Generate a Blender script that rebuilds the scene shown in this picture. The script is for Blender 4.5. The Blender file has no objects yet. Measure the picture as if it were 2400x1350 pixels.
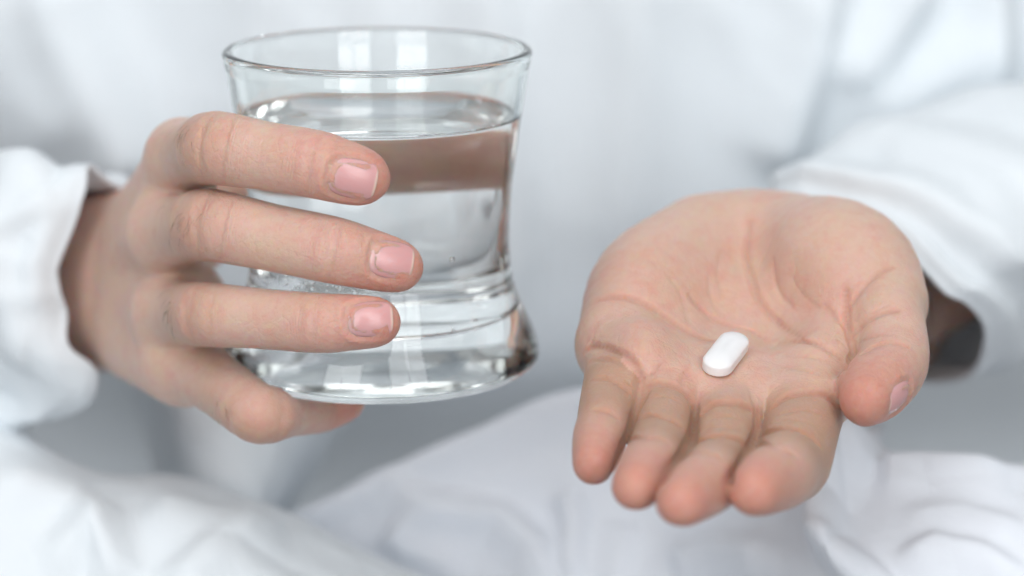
import bpy, math, random
import numpy as np
from mathutils import Vector, Matrix

rng = np.random.default_rng(7)
random.seed(7)
sc = bpy.context.scene
COL = sc.collection
MM = 0.001                                   # everything is laid out in millimetres

# ------------------------------------------------------------------ camera
LENS = 85.0
FPX = LENS / 36.0 * 2400.0
PITCH = math.radians(14.1)
FWD = np.array([0, math.cos(PITCH), -math.sin(PITCH)])
RGT = np.array([1.0, 0, 0])
UPV = np.array([0, math.sin(PITCH), math.cos(PITCH)])
CAM = np.array([0, 0, 44.0]) - 669 * FWD + 36.6 * RGT - 21.8 * UPV
cd = bpy.data.cameras.new('camera')
cd.lens = LENS
cd.sensor_width = 36
cd.clip_start = 0.01
cd.clip_end = 50
cd.dof.use_dof = True
cd.dof.focus_distance = 0.617
cd.dof.aperture_fstop = 5.4
cam = bpy.data.objects.new('camera', cd)
cam.location = Vector(CAM * MM)
cam.rotation_euler = (math.pi / 2 - PITCH, 0, 0)
COL.objects.link(cam)
sc.camera = cam

# ------------------------------------------------------------------ light
w = bpy.data.worlds.new('World')
sc.world = w
w.use_nodes = True
bg = w.node_tree.nodes['Background']
bg.inputs[0].default_value = (0.93, 0.96, 1.0, 1)
bg.inputs[1].default_value = 0.32


def window_or_fill(x, z, wd, ht, y, power):
    l = bpy.data.lights.new('window_light', 'AREA')
    l.shape = 'RECTANGLE'
    l.size, l.size_y = wd, ht
    l.energy = power
    l.color = (0.985, 0.992, 1.0)
    o = bpy.data.objects.new('window_light', l)
    o.location = (x, y, z)
    d = Vector((0.05, 0, 0.05)) - Vector((x, y, z))
    o.rotation_euler = d.to_track_quat('-Z', 'Y').to_euler()
    COL.objects.link(o)


for wx, wp in ((-0.85, 21.0), (0.75, 22.5)):   # the two tall windows behind the photographer
    for k in (-0.24, 0.24):                    # two panes each
        window_or_fill(wx + k, 0.85, 0.45, 1.9, -1.75, wp / 2)

window_or_fill(-0.05, 2.0, 1.0, 0.5, -1.5, 10.0)       # added fill lamp, high at centre, to brighten the wrist; not a window
# daylight thrown back by the white ceiling
cl = bpy.data.lights.new('ceiling_bounce', 'AREA')
cl.shape = 'RECTANGLE'
cl.size, cl.size_y = 2.6, 2.2
cl.energy = 12.0
cl.color = (1.0, 0.99, 0.975)
co = bpy.data.objects.new('ceiling_bounce', cl)
co.location = (0.1, -0.35, 2.0)
COL.objects.link(co)

vs = sc.view_settings
vs.view_transform = 'Standard'
vs.look = 'None'
vs.exposure = -0.10
vs.gamma = 1.0
cy = sc.cycles
cy.use_denoising = True
cy.use_adaptive_sampling = True
cy.adaptive_threshold = 0.04
cy.max_bounces = 14
cy.transmission_bounces = 14
cy.glossy_bounces = 6
cy.diffuse_bounces = 4
cy.caustics_refractive = True
cy.caustics_reflective = False
cy.blur_glossy = 0.4
cy.sample_clamp_indirect = 6.0


# ------------------------------------------------------------------ helpers
def P(px, py, y):
    """world point (mm) seen at photograph pixel px,py standing at depth y"""
    d = FWD + RGT * (px - 1200) / FPX - UPV * (py - 675) / FPX
    t = (y - CAM[1]) / d[1]
    return CAM + d * t


def PZ(px, py, z):
    d = FWD + RGT * (px - 1200) / FPX - UPV * (py - 675) / FPX
    t = (z - CAM[2]) / d[2]
    return CAM + d * t


def project(p):
    q = np.asarray(p) - CAM
    dep = q @ FWD
    return 1200 + FPX * (q @ RGT) / dep, 675 - FPX * (q @ UPV) / dep


def norm(v):
    v = np.asarray(v, float)
    return v / (np.linalg.norm(v) + 1e-9)


def new_mesh(name, verts, faces, mat, parent=None, smooth=True):
    me = bpy.data.meshes.new(name)
    me.from_pydata((np.asarray(verts) * MM).tolist(), [], [list(map(int, f)) for f in faces])
    me.validate()
    if smooth:
        me.polygons.foreach_set('use_smooth', [True] * len(me.polygons))
    o = bpy.data.objects.new(name, me)
    for m in (mat if isinstance(mat, (list, tuple)) else [mat]):
        me.materials.append(m)
    COL.objects.link(o)
    if parent:
        o.parent = parent
    return o


def empty(name, parent=None, loc=(0, 0, 0)):
    o = bpy.data.objects.new(name, None)
    o.empty_display_size = 0.02
    o.location = loc
    COL.objects.link(o)
    if parent:
        o.parent = parent
    return o


def catmull(pts, n):
    """n samples per span through rows of pts (any width)"""
    pts = np.asarray(pts, float)
    q = np.vstack([2 * pts[0] - pts[1], pts, 2 * pts[-1] - pts[-2]])
    out = []
    for i in range(1, len(q) - 2):
        for k in range(n):
            t = k / n
            a, b, c, d = q[i - 1], q[i], q[i + 1], q[i + 2]
            out.append(0.5 * (2 * b + (c - a) * t + (2 * a - 5 * b + 4 * c - d) * t * t
                              + (3 * b - a - 3 * c + d) * t ** 3))
    out.append(pts[-1])
    return np.array(out)


# ------------------------------------------------------------------ materials
def nt(name):
    m = bpy.data.materials.new(name)
    m.use_nodes = True
    t = m.node_tree
    t.nodes.clear()
    out = t.nodes.new('ShaderNodeOutputMaterial')
    return m, t, out


def node(t, kind, ins=None, **kw):
    n = t.nodes.new(kind)
    for k, v in kw.items():
        setattr(n, k, v)
    for k, v in (ins or {}).items():
        if isinstance(v, bpy.types.NodeSocket):
            t.links.new(v, n.inputs[k])
        else:
            n.inputs[k].default_value = v
    return n


def math_n(t, op, a, b=0.0):
    n = t.nodes.new('ShaderNodeMath')
    n.operation = op
    for i, v in enumerate((a, b)):
        if isinstance(v, bpy.types.NodeSocket):
            t.links.new(v, n.inputs[i])
        else:
            n.inputs[i].default_value = v
    return n.outputs[0]


def mix_c(t, f, a, b, blend='MIX'):
    n = t.nodes.new('ShaderNodeMix')
    n.data_type = 'RGBA'
    n.blend_type = blend
    for s, v in ((n.inputs[0], f), (n.inputs[6], a), (n.inputs[7], b)):
        if isinstance(v, bpy.types.NodeSocket):
            t.links.new(v, s)
        else:
            s.default_value = v
    return n.outputs[2]


def skin_material():
    m, t, out = nt('skin')
    tc = node(t, 'ShaderNodeTexCoord').outputs['Object']
    red = node(t, 'ShaderNodeAttribute', attribute_name='red').outputs['Fac']
    ws = node(t, 'ShaderNodeAttribute', attribute_name='wrinkle_pos').outputs['Fac']
    ww = node(t, 'ShaderNodeAttribute', attribute_name='wrinkle_weight').outputs['Fac']
    blotch = node(t, 'ShaderNodeTexNoise', {'Vector': tc, 'Scale': 95.0, 'Detail': 3.0}).outputs['Fac']
    mott = node(t, 'ShaderNodeTexNoise', {'Vector': tc, 'Scale': 420.0, 'Detail': 4.0, 'Roughness': 0.65}).outputs['Fac']
    base = (0.655, 0.462, 0.388, 1)
    pink = (0.575, 0.245, 0.195, 1)
    yel = (0.64, 0.475, 0.36, 1)
    b1 = node(t, 'ShaderNodeMapRange', {'Value': blotch, 'From Min': 0.38, 'From Max': 0.66}).outputs[0]
    c = mix_c(t, math_n(t, 'MULTIPLY', b1, 0.7), base, yel)
    pat = node(t, 'ShaderNodeTexNoise', {'Vector': tc, 'Scale': 170.0, 'Detail': 4.0, 'Roughness': 0.6, 'Distortion': 0.4}).outputs['Fac']
    p1 = node(t, 'ShaderNodeMapRange', {'Value': pat, 'From Min': 0.50, 'From Max': 0.72}).outputs[0]
    c = mix_c(t, math_n(t, 'MULTIPLY', p1, 0.55), c, (0.62, 0.33, 0.28, 1))
    m1 = node(t, 'ShaderNodeMapRange', {'Value': mott, 'From Min': 0.4, 'From Max': 0.75}).outputs[0]
    f = math_n(t, 'ADD', red, math_n(t, 'MULTIPLY', m1, 0.26))
    f = math_n(t, 'MINIMUM', f, 1.0)
    c = mix_c(t, f, c, pink)
    tan_shade = node(t, 'ShaderNodeAttribute', attribute_name='tan').outputs['Fac']
    c = mix_c(t, tan_shade, c, (0.43, 0.265, 0.185, 1))
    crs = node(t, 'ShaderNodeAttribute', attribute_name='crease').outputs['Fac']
    c = mix_c(t, math_n(t, 'MULTIPLY', crs, 0.45), c, (0.42, 0.20, 0.14, 1))  # crease lines: their own red-brown plus painted shade that the coarse mesh loses
    # relief: pores, fine cross-hatched lines, wrinkles across the joints
    pore = node(t, 'ShaderNodeTexVoronoi', {'Vector': tc, 'Scale': 1500.0}).outputs['Distance']
    fine = node(t, 'ShaderNodeTexNoise', {'Vector': tc, 'Scale': 1100.0, 'Detail': 4.0}).outputs['Fac']
    wob = node(t, 'ShaderNodeTexNoise', {'Vector': tc, 'Scale': 240.0, 'Detail': 2.0}).outputs['Fac']
    ph = math_n(t, 'ADD', math_n(t, 'MULTIPLY', ws, 4.0), math_n(t, 'MULTIPLY', wob, 3.5))
    wave = math_n(t, 'POWER', math_n(t, 'ABSOLUTE', math_n(t, 'SINE', ph)), 0.45)
    dst = node(t, 'ShaderNodeVectorMath', {0: tc, 1: node(t, 'ShaderNodeVectorMath', {0: node(t, 'ShaderNodeTexNoise', {'Vector': tc, 'Scale': 160.0, 'Detail': 3.0}).outputs['Color'], 1: (0.006, 0.006, 0.006)}, operation='MULTIPLY').outputs[0]}, operation='ADD').outputs[0]
    cell = node(t, 'ShaderNodeTexVoronoi', {'Vector': dst, 'Scale': 520.0}, feature='DISTANCE_TO_EDGE').outputs['Distance']
    cell = math_n(t, 'MINIMUM', math_n(t, 'MULTIPLY', cell, 5.0), 1.0)
    lump = node(t, 'ShaderNodeTexNoise', {'Vector': tc, 'Scale': 190.0, 'Detail': 3.0}).outputs['Fac']
    pore = math_n(t, 'ADD', pore, math_n(t, 'ADD', math_n(t, 'MULTIPLY', cell, 0.4), math_n(t, 'MULTIPLY', lump, 1.2)))
    lin = node(t, 'ShaderNodeTexVoronoi', {'Vector': dst, 'Scale': 210.0}, feature='DISTANCE_TO_EDGE').outputs['Distance']
    lin = math_n(t, 'MINIMUM', math_n(t, 'MULTIPLY', lin, 11.0), 1.0)
    pore = math_n(t, 'ADD', pore, math_n(t, 'MULTIPLY', lin, 0.9))
    h = math_n(t, 'ADD', math_n(t, 'MULTIPLY', pore, 0.25), math_n(t, 'MULTIPLY', fine, 0.5))
    h = math_n(t, 'ADD', h, math_n(t, 'MULTIPLY', wave, math_n(t, 'MULTIPLY', ww, 0.6)))
    bmp = node(t, 'ShaderNodeBump', {'Height': h, 'Strength': 0.8, 'Distance': 0.0003}).outputs[0]
    p = node(t, 'ShaderNodeBsdfPrincipled', {
        'Base Color': c, 'Roughness': 0.44, 'IOR': 1.4, 'Subsurface Weight': 1.0,
        'Subsurface Radius': (1.0, 0.3, 0.15), 'Subsurface Scale': 0.0017,
        'Specular IOR Level': 0.42, 'Normal': bmp})
    t.links.new(p.outputs[0], out.inputs[0])
    return m


def nail_material():
    m, t, out = nt('nail')
    tc = node(t, 'ShaderNodeTexCoord').outputs['UV']
    v = node(t, 'ShaderNodeSeparateXYZ', {0: node(t, 'ShaderNodeAttribute', attribute_name='nail_uv').outputs['Vector']})
    tip = node(t, 'ShaderNodeMapRange', {'Value': v.outputs[1], 'From Min': 0.93, 'From Max': 0.97}).outputs[0]
    lun = node(t, 'ShaderNodeMapRange', {'Value': v.outputs[1], 'From Min': 0.22, 'From Max': 0.02}).outputs[0]
    c = mix_c(t, math_n(t, 'MULTIPLY', lun, 0.5), (0.66, 0.36, 0.355, 1), (0.74, 0.54, 0.50, 1))
    c = mix_c(t, math_n(t, 'MULTIPLY', tip, 0.7), c, (0.82, 0.66, 0.55, 1))
    rid = node(t, 'ShaderNodeTexWave', {'Vector': node(t, 'ShaderNodeAttribute', attribute_name='nail_uv').outputs['Vector'], 'Scale': 6.0, 'Distortion': 1.0})
    bmp = node(t, 'ShaderNodeBump', {'Height': rid.outputs['Fac'], 'Strength': 0.12, 'Distance': 0.0001}).outputs[0]
    p = node(t, 'ShaderNodeBsdfPrincipled', {'Base Color': c, 'Roughness': 0.27, 'IOR': 1.5, 'Subsurface Weight': 0.6,
             'Subsurface Radius': (1, 0.5, 0.4), 'Subsurface Scale': 0.0012, 'Coat Weight': 0.25, 'Coat Roughness': 0.15, 'Normal': bmp})
    t.links.new(p.outputs[0], out.inputs[0])
    return m


def cloth_material(name, col, weave=1700.0):
    m, t, out = nt(name)
    tc = node(t, 'ShaderNodeTexCoord').outputs['Object']
    n1 = node(t, 'ShaderNodeTexNoise', {'Vector': tc, 'Scale': weave, 'Detail': 2.0}).outputs['Fac']
    n2 = node(t, 'ShaderNodeTexNoise', {'Vector': tc, 'Scale': 130.0, 'Detail': 5.0, 'Distortion': 0.6}).outputs['Fac']
    h = math_n(t, 'ADD', math_n(t, 'MULTIPLY', n1, 0.25), math_n(t, 'MULTIPLY', n2, 1.6))
    bmp = node(t, 'ShaderNodeBump', {'Height': h, 'Strength': 0.5, 'Distance': 0.0006}).outputs[0]
    p = node(t, 'ShaderNodeBsdfPrincipled', {'Base Color': col, 'Roughness': 0.85, 'Sheen Weight': 0.15,
             'Specular IOR Level': 0.2, 'Normal': bmp})
    tr = node(t, 'ShaderNodeBsdfTranslucent', {'Color': col, 'Normal': bmp})
    mx = node(t, 'ShaderNodeMixShader', {0: 0.10, 1: p.outputs[0], 2: tr.outputs[0]})
    t.links.new(mx.outputs[0], out.inputs[0])
    return m


def glass_material(name, ior, col=(1, 1, 1, 1), rough=0.0):
    m, t, out = nt(name)
    g = node(t, 'ShaderNodeBsdfGlass', {'Color': col, 'Roughness': rough, 'IOR': ior})
    t.links.new(g.outputs[0], out.inputs[0])
    return m


def pill_material():
    m, t, out = nt('pill_coating')
    tc = node(t, 'ShaderNodeTexCoord').outputs['Object']
    n1 = node(t, 'ShaderNodeTexNoise', {'Vector': tc, 'Scale': 900.0, 'Detail': 3.0}).outputs['Fac']
    bmp = node(t, 'ShaderNodeBump', {'Height': n1, 'Strength': 0.15, 'Distance': 0.0001}).outputs[0]
    p = node(t, 'ShaderNodeBsdfPrincipled', {'Base Color': (0.80, 0.80, 0.81, 1), 'Roughness': 0.38,
             'Subsurface Weight': 0.5, 'Subsurface Radius': (1, 1, 1), 'Subsurface Scale': 0.0008, 'Normal': bmp})
    t.links.new(p.outputs[0], out.inputs[0])
    return m


SKIN = skin_material()
NAIL = nail_material()
SHIRT = cloth_material('white_cotton', (0.80, 0.85, 0.885, 1))
SHEET = cloth_material('sheet_cotton', (0.83, 0.87, 0.93, 1))
GLASS = glass_material('clear_glass', 1.5, (0.985, 0.995, 0.99, 1))
WATER_TOP = glass_material('water_surface', 1.333)
WATER_SIDE = glass_material('water_against_glass', 1.333 / 1.5)
BUBBLE = glass_material('bubble_in_water', 1.0 / 1.333)
DROP = glass_material('droplet', 1.333)
PILL = pill_material()


# ------------------------------------------------------------------ distance-field modelling
class Tube:
    """chain of round segments; radius varies, a little flat on the back, padded below"""

    def __init__(self, pts, rads, dorsal=None, pad=None, flat=0.0, n=5):
        a = np.hstack([np.asarray(pts, float), np.asarray(rads, float)[:, None],
                       np.asarray(pad if pad is not None else [0] * len(rads), float)[:, None]])
        s = catmull(a, n) if len(a) > 2 else np.array([a[0] + (a[1] - a[0]) * i / n for i in range(n + 1)])
        self.c, self.r, self.pad = s[:, :3], s[:, 3], s[:, 4]
        self.flat = flat
        self.dorsal = None if dorsal is None else norm(dorsal)
        L = np.linalg.norm(np.diff(self.c, axis=0), axis=1)
        self.s = np.concatenate([[0], np.cumsum(L)])
        self.key = self.s[::n]

    def box(self, m):
        rm = self.r.max() + self.pad.max() + m
        return self.c.min(0) - rm, self.c.max(0) + rm

    def eval(self, q, full=False):
        best = np.full(len(q), 1e9, np.float32)
        if full:
            bs = np.zeros(len(q))
            bc = np.zeros(len(q))
        for i in range(len(self.c) - 1):
            a, b = self.c[i].astype(q.dtype), self.c[i + 1].astype(q.dtype)
            ab = b - a
            L2 = float(ab @ ab + 1e-9)
            w_ = q - a
            t = np.clip((w_ @ ab) * q.dtype.type(1 / L2), 0, 1)
            v = w_ - t[:, None] * ab
            dist = np.sqrt(np.einsum('ij,ij->i', v, v)) + q.dtype.type(1e-6)
            r = self.r[i] + (self.r[i + 1] - self.r[i]) * t
            if self.dorsal is not None:
                n = self.dorsal - ab * (self.dorsal @ ab) / L2
                n = norm(n).astype(q.dtype)
                cth = (v @ n) / dist
                pd = self.pad[i] + (self.pad[i + 1] - self.pad[i]) * t
                r = r * (1 - self.flat * np.maximum(cth, 0) ** 2) + pd * np.maximum(-cth, 0) ** 2
            d = (dist - r).astype(np.float32)
            k = d < best
            best[k] = d[k]
            if full:
                bs[k] = (self.s[i] + t * (self.s[i + 1] - self.s[i]))[k]
                if self.dorsal is not None:
                    bc[k] = cth[k]
        return (best, bs, bc) if full else best


def smin(a, b, k):
    h = np.maximum(k - np.abs(a - b), 0) / k
    return np.minimum(a, b) - h * h * k * 0.25


class Field:
    def __init__(self, lo, hi, h):
        self.h = h
        self.lo = np.asarray(lo, float)
        self.n = np.ceil((np.asarray(hi, float) - self.lo) / h).astype(int) + 1
        self.d = np.full(self.n, 30.0, np.float32)

    def sub(self, lo, hi):
        i0 = np.clip(np.floor((lo - self.lo) / self.h).astype(int), 0, self.n)
        i1 = np.clip(np.ceil((hi - self.lo) / self.h).astype(int) + 1, 0, self.n)
        sl = tuple(slice(a, b) for a, b in zip(i0, i1))
        ax = [self.lo[k] + self.h * np.arange(i0[k], i1[k]) for k in range(3)]
        g = np.stack(np.meshgrid(*[a.astype(np.float32) for a in ax], indexing='ij'), -1)
        return sl, g.reshape(-1, 3), g.shape[:3]

    def add(self, tube, k=0.0, m=None):
        m = (k + 3) if m is None else m
        sl, q, sh = self.sub(*tube.box(m))
        if q.size == 0:
            return
        B = 6
        q = q.reshape(*sh, 3)
        cen = [np.minimum(np.arange(0, n, B) + B // 2, n - 1) for n in sh]
        dc = tube.eval(q[np.ix_(*cen)].reshape(-1, 3)).reshape([len(c) for c in cen])
        R = B * self.h * 0.9 + 0.5
        up = dc.repeat(B, 0).repeat(B, 1).repeat(B, 2)[:sh[0], :sh[1], :sh[2]]
        cur = self.d[sl]
        deep = up < -(k + R + 2)
        cur[deep] = np.minimum(cur[deep], -6.0)
        act = (up < m + R) & ~deep
        d = tube.eval(q[act])
        cur[act] = smin(cur[act], d, k) if k > 0 else np.minimum(cur[act], d)

    def merge(self, other, k):
        self.d = smin(self.d, other.d, k)

    def sample(self, q):
        f = (np.asarray(q) - self.lo) / self.h
        f = np.clip(f, 0, self.n - 1.001)
        i = f.astype(int)
        w_ = f - i
        out = 0
        for dx in (0, 1):
            for dy in (0, 1):
                for dz in (0, 1):
                    wt = (w_[:, 0] if dx else 1 - w_[:, 0]) * (w_[:, 1] if dy else 1 - w_[:, 1]) * (w_[:, 2] if dz else 1 - w_[:, 2])
                    out = out + wt * self.d[i[:, 0] + dx, i[:, 1] + dy, i[:, 2] + dz]
        return out

    def grad(self, q, e=1.0):
        q = np.asarray(q, float)
        g = np.stack([self.sample(q + e * np.eye(3)[k]) - self.sample(q - e * np.eye(3)[k]) for k in range(3)], -1)
        return g / (np.linalg.norm(g, axis=1, keepdims=True) + 1e-9)

    def hit(self, px, py, ymin=-150, ymax=170):
        """first surface point met by the sight line through a photograph pixel"""
        a, b = P(px, py, ymin), P(px, py, ymax)
        tt = np.linspace(0, 1, 800)
        q = a + (b - a) * tt[:, None]
        v = self.sample(q)
        k = np.nonzero(v < 0)[0]
        if len(k) == 0 or k[0] == 0:
            return None
        i = k[0]
        f = v[i - 1] / (v[i - 1] - v[i])
        return q[i - 1] + (q[i] - q[i - 1]) * f

    def groove(self, pts, depth, width, puff=0.12):
        pts = np.asarray(pts)
        if len(pts) < 2:
            return
        s = catmull(pts, 4) if len(pts) > 2 else pts
        sl, q, sh = self.sub(s.min(0) - 4 * width, s.max(0) + 4 * width)
        if q.size == 0:
            return
        band = np.abs(self.d[sl].ravel()) < 3.5
        q = q[band]
        best = np.full(len(q), 1e9)
        bt = np.zeros(len(q))
        n = len(s) - 1
        for i in range(n):
            ab = s[i + 1] - s[i]
            t = np.clip((q - s[i]) @ ab / (ab @ ab + 1e-9), 0, 1)
            dd = np.linalg.norm(q - s[i] - t[:, None] * ab, axis=1)
            k = dd < best
            best[k] = dd[k]
            bt[k] = (i + t[k]) / n
        fade = np.clip(np.minimum(bt, 1 - bt) * 5 + 0.15, 0, 1)
        dv = depth * fade * (np.exp(-(best / width) ** 2) - puff * np.exp(-((best - 2.1 * width) / (0.9 * width)) ** 2))
        full = np.zeros(band.shape, np.float32)
        full[band] = dv
        self.d[sl] += full.reshape(sh)

    def surface(self):
        """naive surface nets -> verts (mm), quads"""
        d = self.d
        s = d < 0
        nx, ny, nz = d.shape
        c = np.zeros((nx - 1, ny - 1, nz - 1), np.int8)
        for dx in (0, 1):
            for dy in (0, 1):
                for dz in (0, 1):
                    c += s[dx:nx - 1 + dx, dy:ny - 1 + dy, dz:nz - 1 + dz]
        act = (c > 0) & (c < 8)
        ids = np.argwhere(act)
        idx = np.full(act.shape, -1, np.int64)
        idx[act] = np.arange(len(ids))
        acc = np.zeros((len(ids), 3))
        cnt = np.zeros(len(ids))
        cor = [(a, b, e) for a in (0, 1) for b in (0, 1) for e in (0, 1)]
        for a in cor:
            for b in cor:
                if sum(abs(np.subtract(a, b))) == 1 and a < b:
                    va = d[ids[:, 0] + a[0], ids[:, 1] + a[1], ids[:, 2] + a[2]]
                    vb = d[ids[:, 0] + b[0], ids[:, 1] + b[1], ids[:, 2] + b[2]]
                    k = (va < 0) != (vb < 0)
                    t = va[k] / (va[k] - vb[k])
                    acc[k] += np.array(a) + t[:, None] * (np.array(b) - np.array(a))
                    cnt[k] += 1
        V = self.lo + self.h * (ids + acc / cnt[:, None])
        Q = []
        for ax in range(3):
            u, v = [k for k in range(3) if k != ax]
            sa = [slice(None)] * 3
            sb = [slice(None)] * 3
            sa[ax], sb[ax] = slice(0, -1), slice(1, None)
            e = np.argwhere(s[tuple(sa)] != s[tuple(sb)])
            ok = (e[:, u] > 0) & (e[:, v] > 0) & (e[:, u] < d.shape[u] - 1) & (e[:, v] < d.shape[v] - 1)
            e = e[ok]
            def cell(du, dv):
                k = e.copy()
                k[:, u] -= du
                k[:, v] -= dv
                return idx[k[:, 0], k[:, 1], k[:, 2]]
            q = np.stack([cell(1, 1), cell(0, 1), cell(0, 0), cell(1, 0)], 1)
            flip = s[tuple(sa)][e[:, 0], e[:, 1], e[:, 2]]
            if ax == 1:
                flip = ~flip
            q[~flip] = q[~flip][:, ::-1]
            Q.append(q)
        Q = np.vstack(Q)
        Q = Q[(Q >= 0).all(1)]
        # two light smoothing passes
        E = np.vstack([Q[:, [0, 1]], Q[:, [1, 2]], Q[:, [2, 3]], Q[:, [3, 0]]])
        for lam in (0.5, -0.52):
            a2 = np.zeros_like(V)
            n2 = np.zeros(len(V))
            for k in range(3):
                a2[:, k] = np.bincount(E[:, 0], V[E[:, 1], k], len(V)) + np.bincount(E[:, 1], V[E[:, 0], k], len(V))
            n2 = np.bincount(E[:, 0], minlength=len(V)) + np.bincount(E[:, 1], minlength=len(V))
            V = V + lam * (a2 / np.maximum(n2, 1)[:, None] - V)
        return V, Q


def finger(pts, r, dorsal, root=None, tip_pad=0.7):
    """pts: MCP, PIP, DIP, TIP centre; r: radii there. A joint-bulged chain."""
    m, p, d, t = [np.asarray(x, float) for x in pts]
    rm, rp, rd, rt = r
    P_ = [m, m * .5 + p * .5, p, p * .5 + d * .5, d, d * .45 + t * .55, t, t + norm(t - d) * rt * 0.28]
    R_ = [rm, (rm + rp) * .5 * .965, rp, (rp + rd) * .5 * .965, rd, (rd + rt) * .5 * 1.0, rt * .97, rt * .80]
    D_ = [0, .5, 0, .5, 0, tip_pad, tip_pad * .8, 0]
    return Tube(P_, R_, dorsal=dorsal, pad=D_, flat=0.09, n=3)


H = 0.7
# ================================================================== hand round the glass
hb_lo, hb_hi = np.array([-108.0, -72, -42]), np.array([54.0, 128, 92])
palmA = Field(hb_lo, hb_hi, H)
out_cam = np.array([-0.25, -1.0, 0.25])
FA = {
    'index': finger([P(428, 368, 6), P(507, 347, -33), P(735, 384, -46), P(838, 412, -47)], (9.6, 9.7, 8.8, 7.9), out_cam),
    'middle': finger([P(388, 545, 5), P(495, 528, -33), P(775, 585, -46.5), P(922, 622, -45)], (10.2, 9.6, 8.7, 7.3), out_cam),
    'ring': finger([P(394, 735, 4), P(480, 737, -32), P(745, 757, -50), P(872, 755, -51.5)], (9.6, 8.7, 7.8, 6.9), out_cam),
    'pinky': finger([P(432, 850, -2), P(605, 972, -40), PZ(738, 962, -9.5), PZ(800, 945, -8.8)], (9.8, 8.2, 7.0, 6.4), np.array([-0.2, -0.8, -0.6])),
}
thumbA = Tube([P(395, 555, 60), P(690, 385, 57), P(800, 334, 53), np.array([6, 50, P(950, 318, 49)[2]]), np.array([21, 43.5, P(1080, 318, 44)[2]]), np.array([29.5, 38, P(1160, 330, 36)[2]])],
              [13, 10.5, 9.6, 9.2, 9.0, 7.6], n=4)
mc = [(P(428, 368, 6), P(315, 572, 60)), (P(388, 545, 5), P(300, 630, 64)), (P(394, 735, 4), P(297, 690, 64)), (P(432, 850, -2), P(300, 745, 60))]
for (a, b), r in zip(mc, (9.6, 10.2, 9.6, 9.8)):
    palmA.add(Tube([a, a * .5 + b * .5, b], [r, 10.0, 13.0]), 5)
palmA.add(Tube([P(440, 700, 10), P(360, 680, 50)], [11, 14]), 8)
palmA.add(Tube([P(430, 470, 12), P(380, 540, 55)], [9, 14]), 8)
palmA.add(Tube([P(432, 850, 6), P(340, 790, 50)], [12, 14]), 8)
for yy in (585, 655, 728):
    palmA.add(Tube([P(272, yy, 70), P(205, yy, 105), P(90, yy + 0, 155)], [18.5, 19, 22]), 9)
palmA.add(Tube([P(395, 555, 60), P(690, 400, 57)], [14, 11]), 10)
fingA = Field(hb_lo, hb_hi, H)
for f in FA.values():
    fingA.add(f, 1.0)
handA = palmA
handA.merge(fingA, 6.0)
handA.add(thumbA, 4)
del fingA

# ================================================================== open palm with the pill
def PB(px, py, y):
    return P(px, py, y - 22)


pb_lo, pb_hi = np.array([38.0, -152, -45]), np.array([185.0, 125, 95])
palmB = Field(pb_lo, pb_hi, 0.56)
pal_dn = np.array([0.0, 0.35, -1.0])
FB = {
    'index': finger([PB(1905, 912, -26), PB(1856, 1086, -66), PB(1826, 1117, -88), PB(1770, 1150, -105)], (10.1, 9.6, 8.5, 6.6), pal_dn),
    'middle': finger([PB(1712, 925, -30), PB(1688, 1095, -72), PB(1658, 1132, -95), PB(1599, 1176, -112)], (9.9, 8.4, 7.9, 6.3), pal_dn),
    'ring': finger([PB(1570, 890, -24), PB(1545, 1047, -64), PB(1524, 1093, -86), PB(1491, 1142, -102)], (9.5, 7.8, 7.3, 5.9), pal_dn),
    'pinky': finger([PB(1452, 820, -15), PB(1424, 963, -48), PB(1406, 1026, -64), PB(1392, 1088, -77)], (8.7, 7.4, 6.7, 5.3), pal_dn),
}
thumbB = Tube([PB(2060, 690, 0), PB(2084, 770, -16), PB(2096, 855, -32), PB(2062, 908, -46), PB(2035, 936, -54)],
              [12.0, 10.6, 10.0, 8.8, 7.0], dorsal=np.array([1.0, 0.15, -0.25]), pad=[0, 0, 0, .8, .3], flat=0.14, n=4)
mcb = [(PB(1905, 912, -26), PB(1850, 632, 36), 10.6), (PB(1712, 925, -30), PB(1780, 624, 40), 10.4),
       (PB(1570, 890, -24), PB(1705, 624, 40), 10.0), (PB(1452, 820, -15), PB(1640, 632, 36), 9.2)]
for a, b, r in mcb:
    palmB.add(Tube([a, a * .5 + b * .5, b], [r, 11.0, 14.5]), 7)
palmB.add(Tube([PB(1462, 800, -10), PB(1530, 680, 14), PB(1650, 585, 38)], [11.5, 17, 15.5]), 9)
palmB.add(Tube([PB(1870, 585, 36), PB(1975, 640, 12), PB(2066, 710, -4)], [15.5, 19.5, 12.5]), 9)
palmB.add(Tube([PB(1935, 860, -24), PB(2010, 800, -12)], [9, 9.5]), 8)
for x_, y_ in ((1500, 850), (1628, 915), (1810, 935)):
    q_ = PB(x_, y_ + 30, -36)
    palmB.add(Tube([q_, q_ + np.array([0, 8, 3])], [8.5, 8.5]), 8)
palmB.add(Tube([PB(1775, 614, 46), PB(1950, 675, 88), PB(2090, 740, 160)], [19, 19, 21]), 9)
palmB.add(Tube([PB(1740, 614, 46), PB(1900, 700, 88), PB(2040, 770, 160)], [17, 18, 20]), 9)
fingB = Field(pb_lo, pb_hi, 0.56)
for f in FB.values():
    fingB.add(f, 0.5)
handB = palmB
handB.merge(fingB, 4.5)
handB.add(thumbB, 2.5)
del fingB

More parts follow.
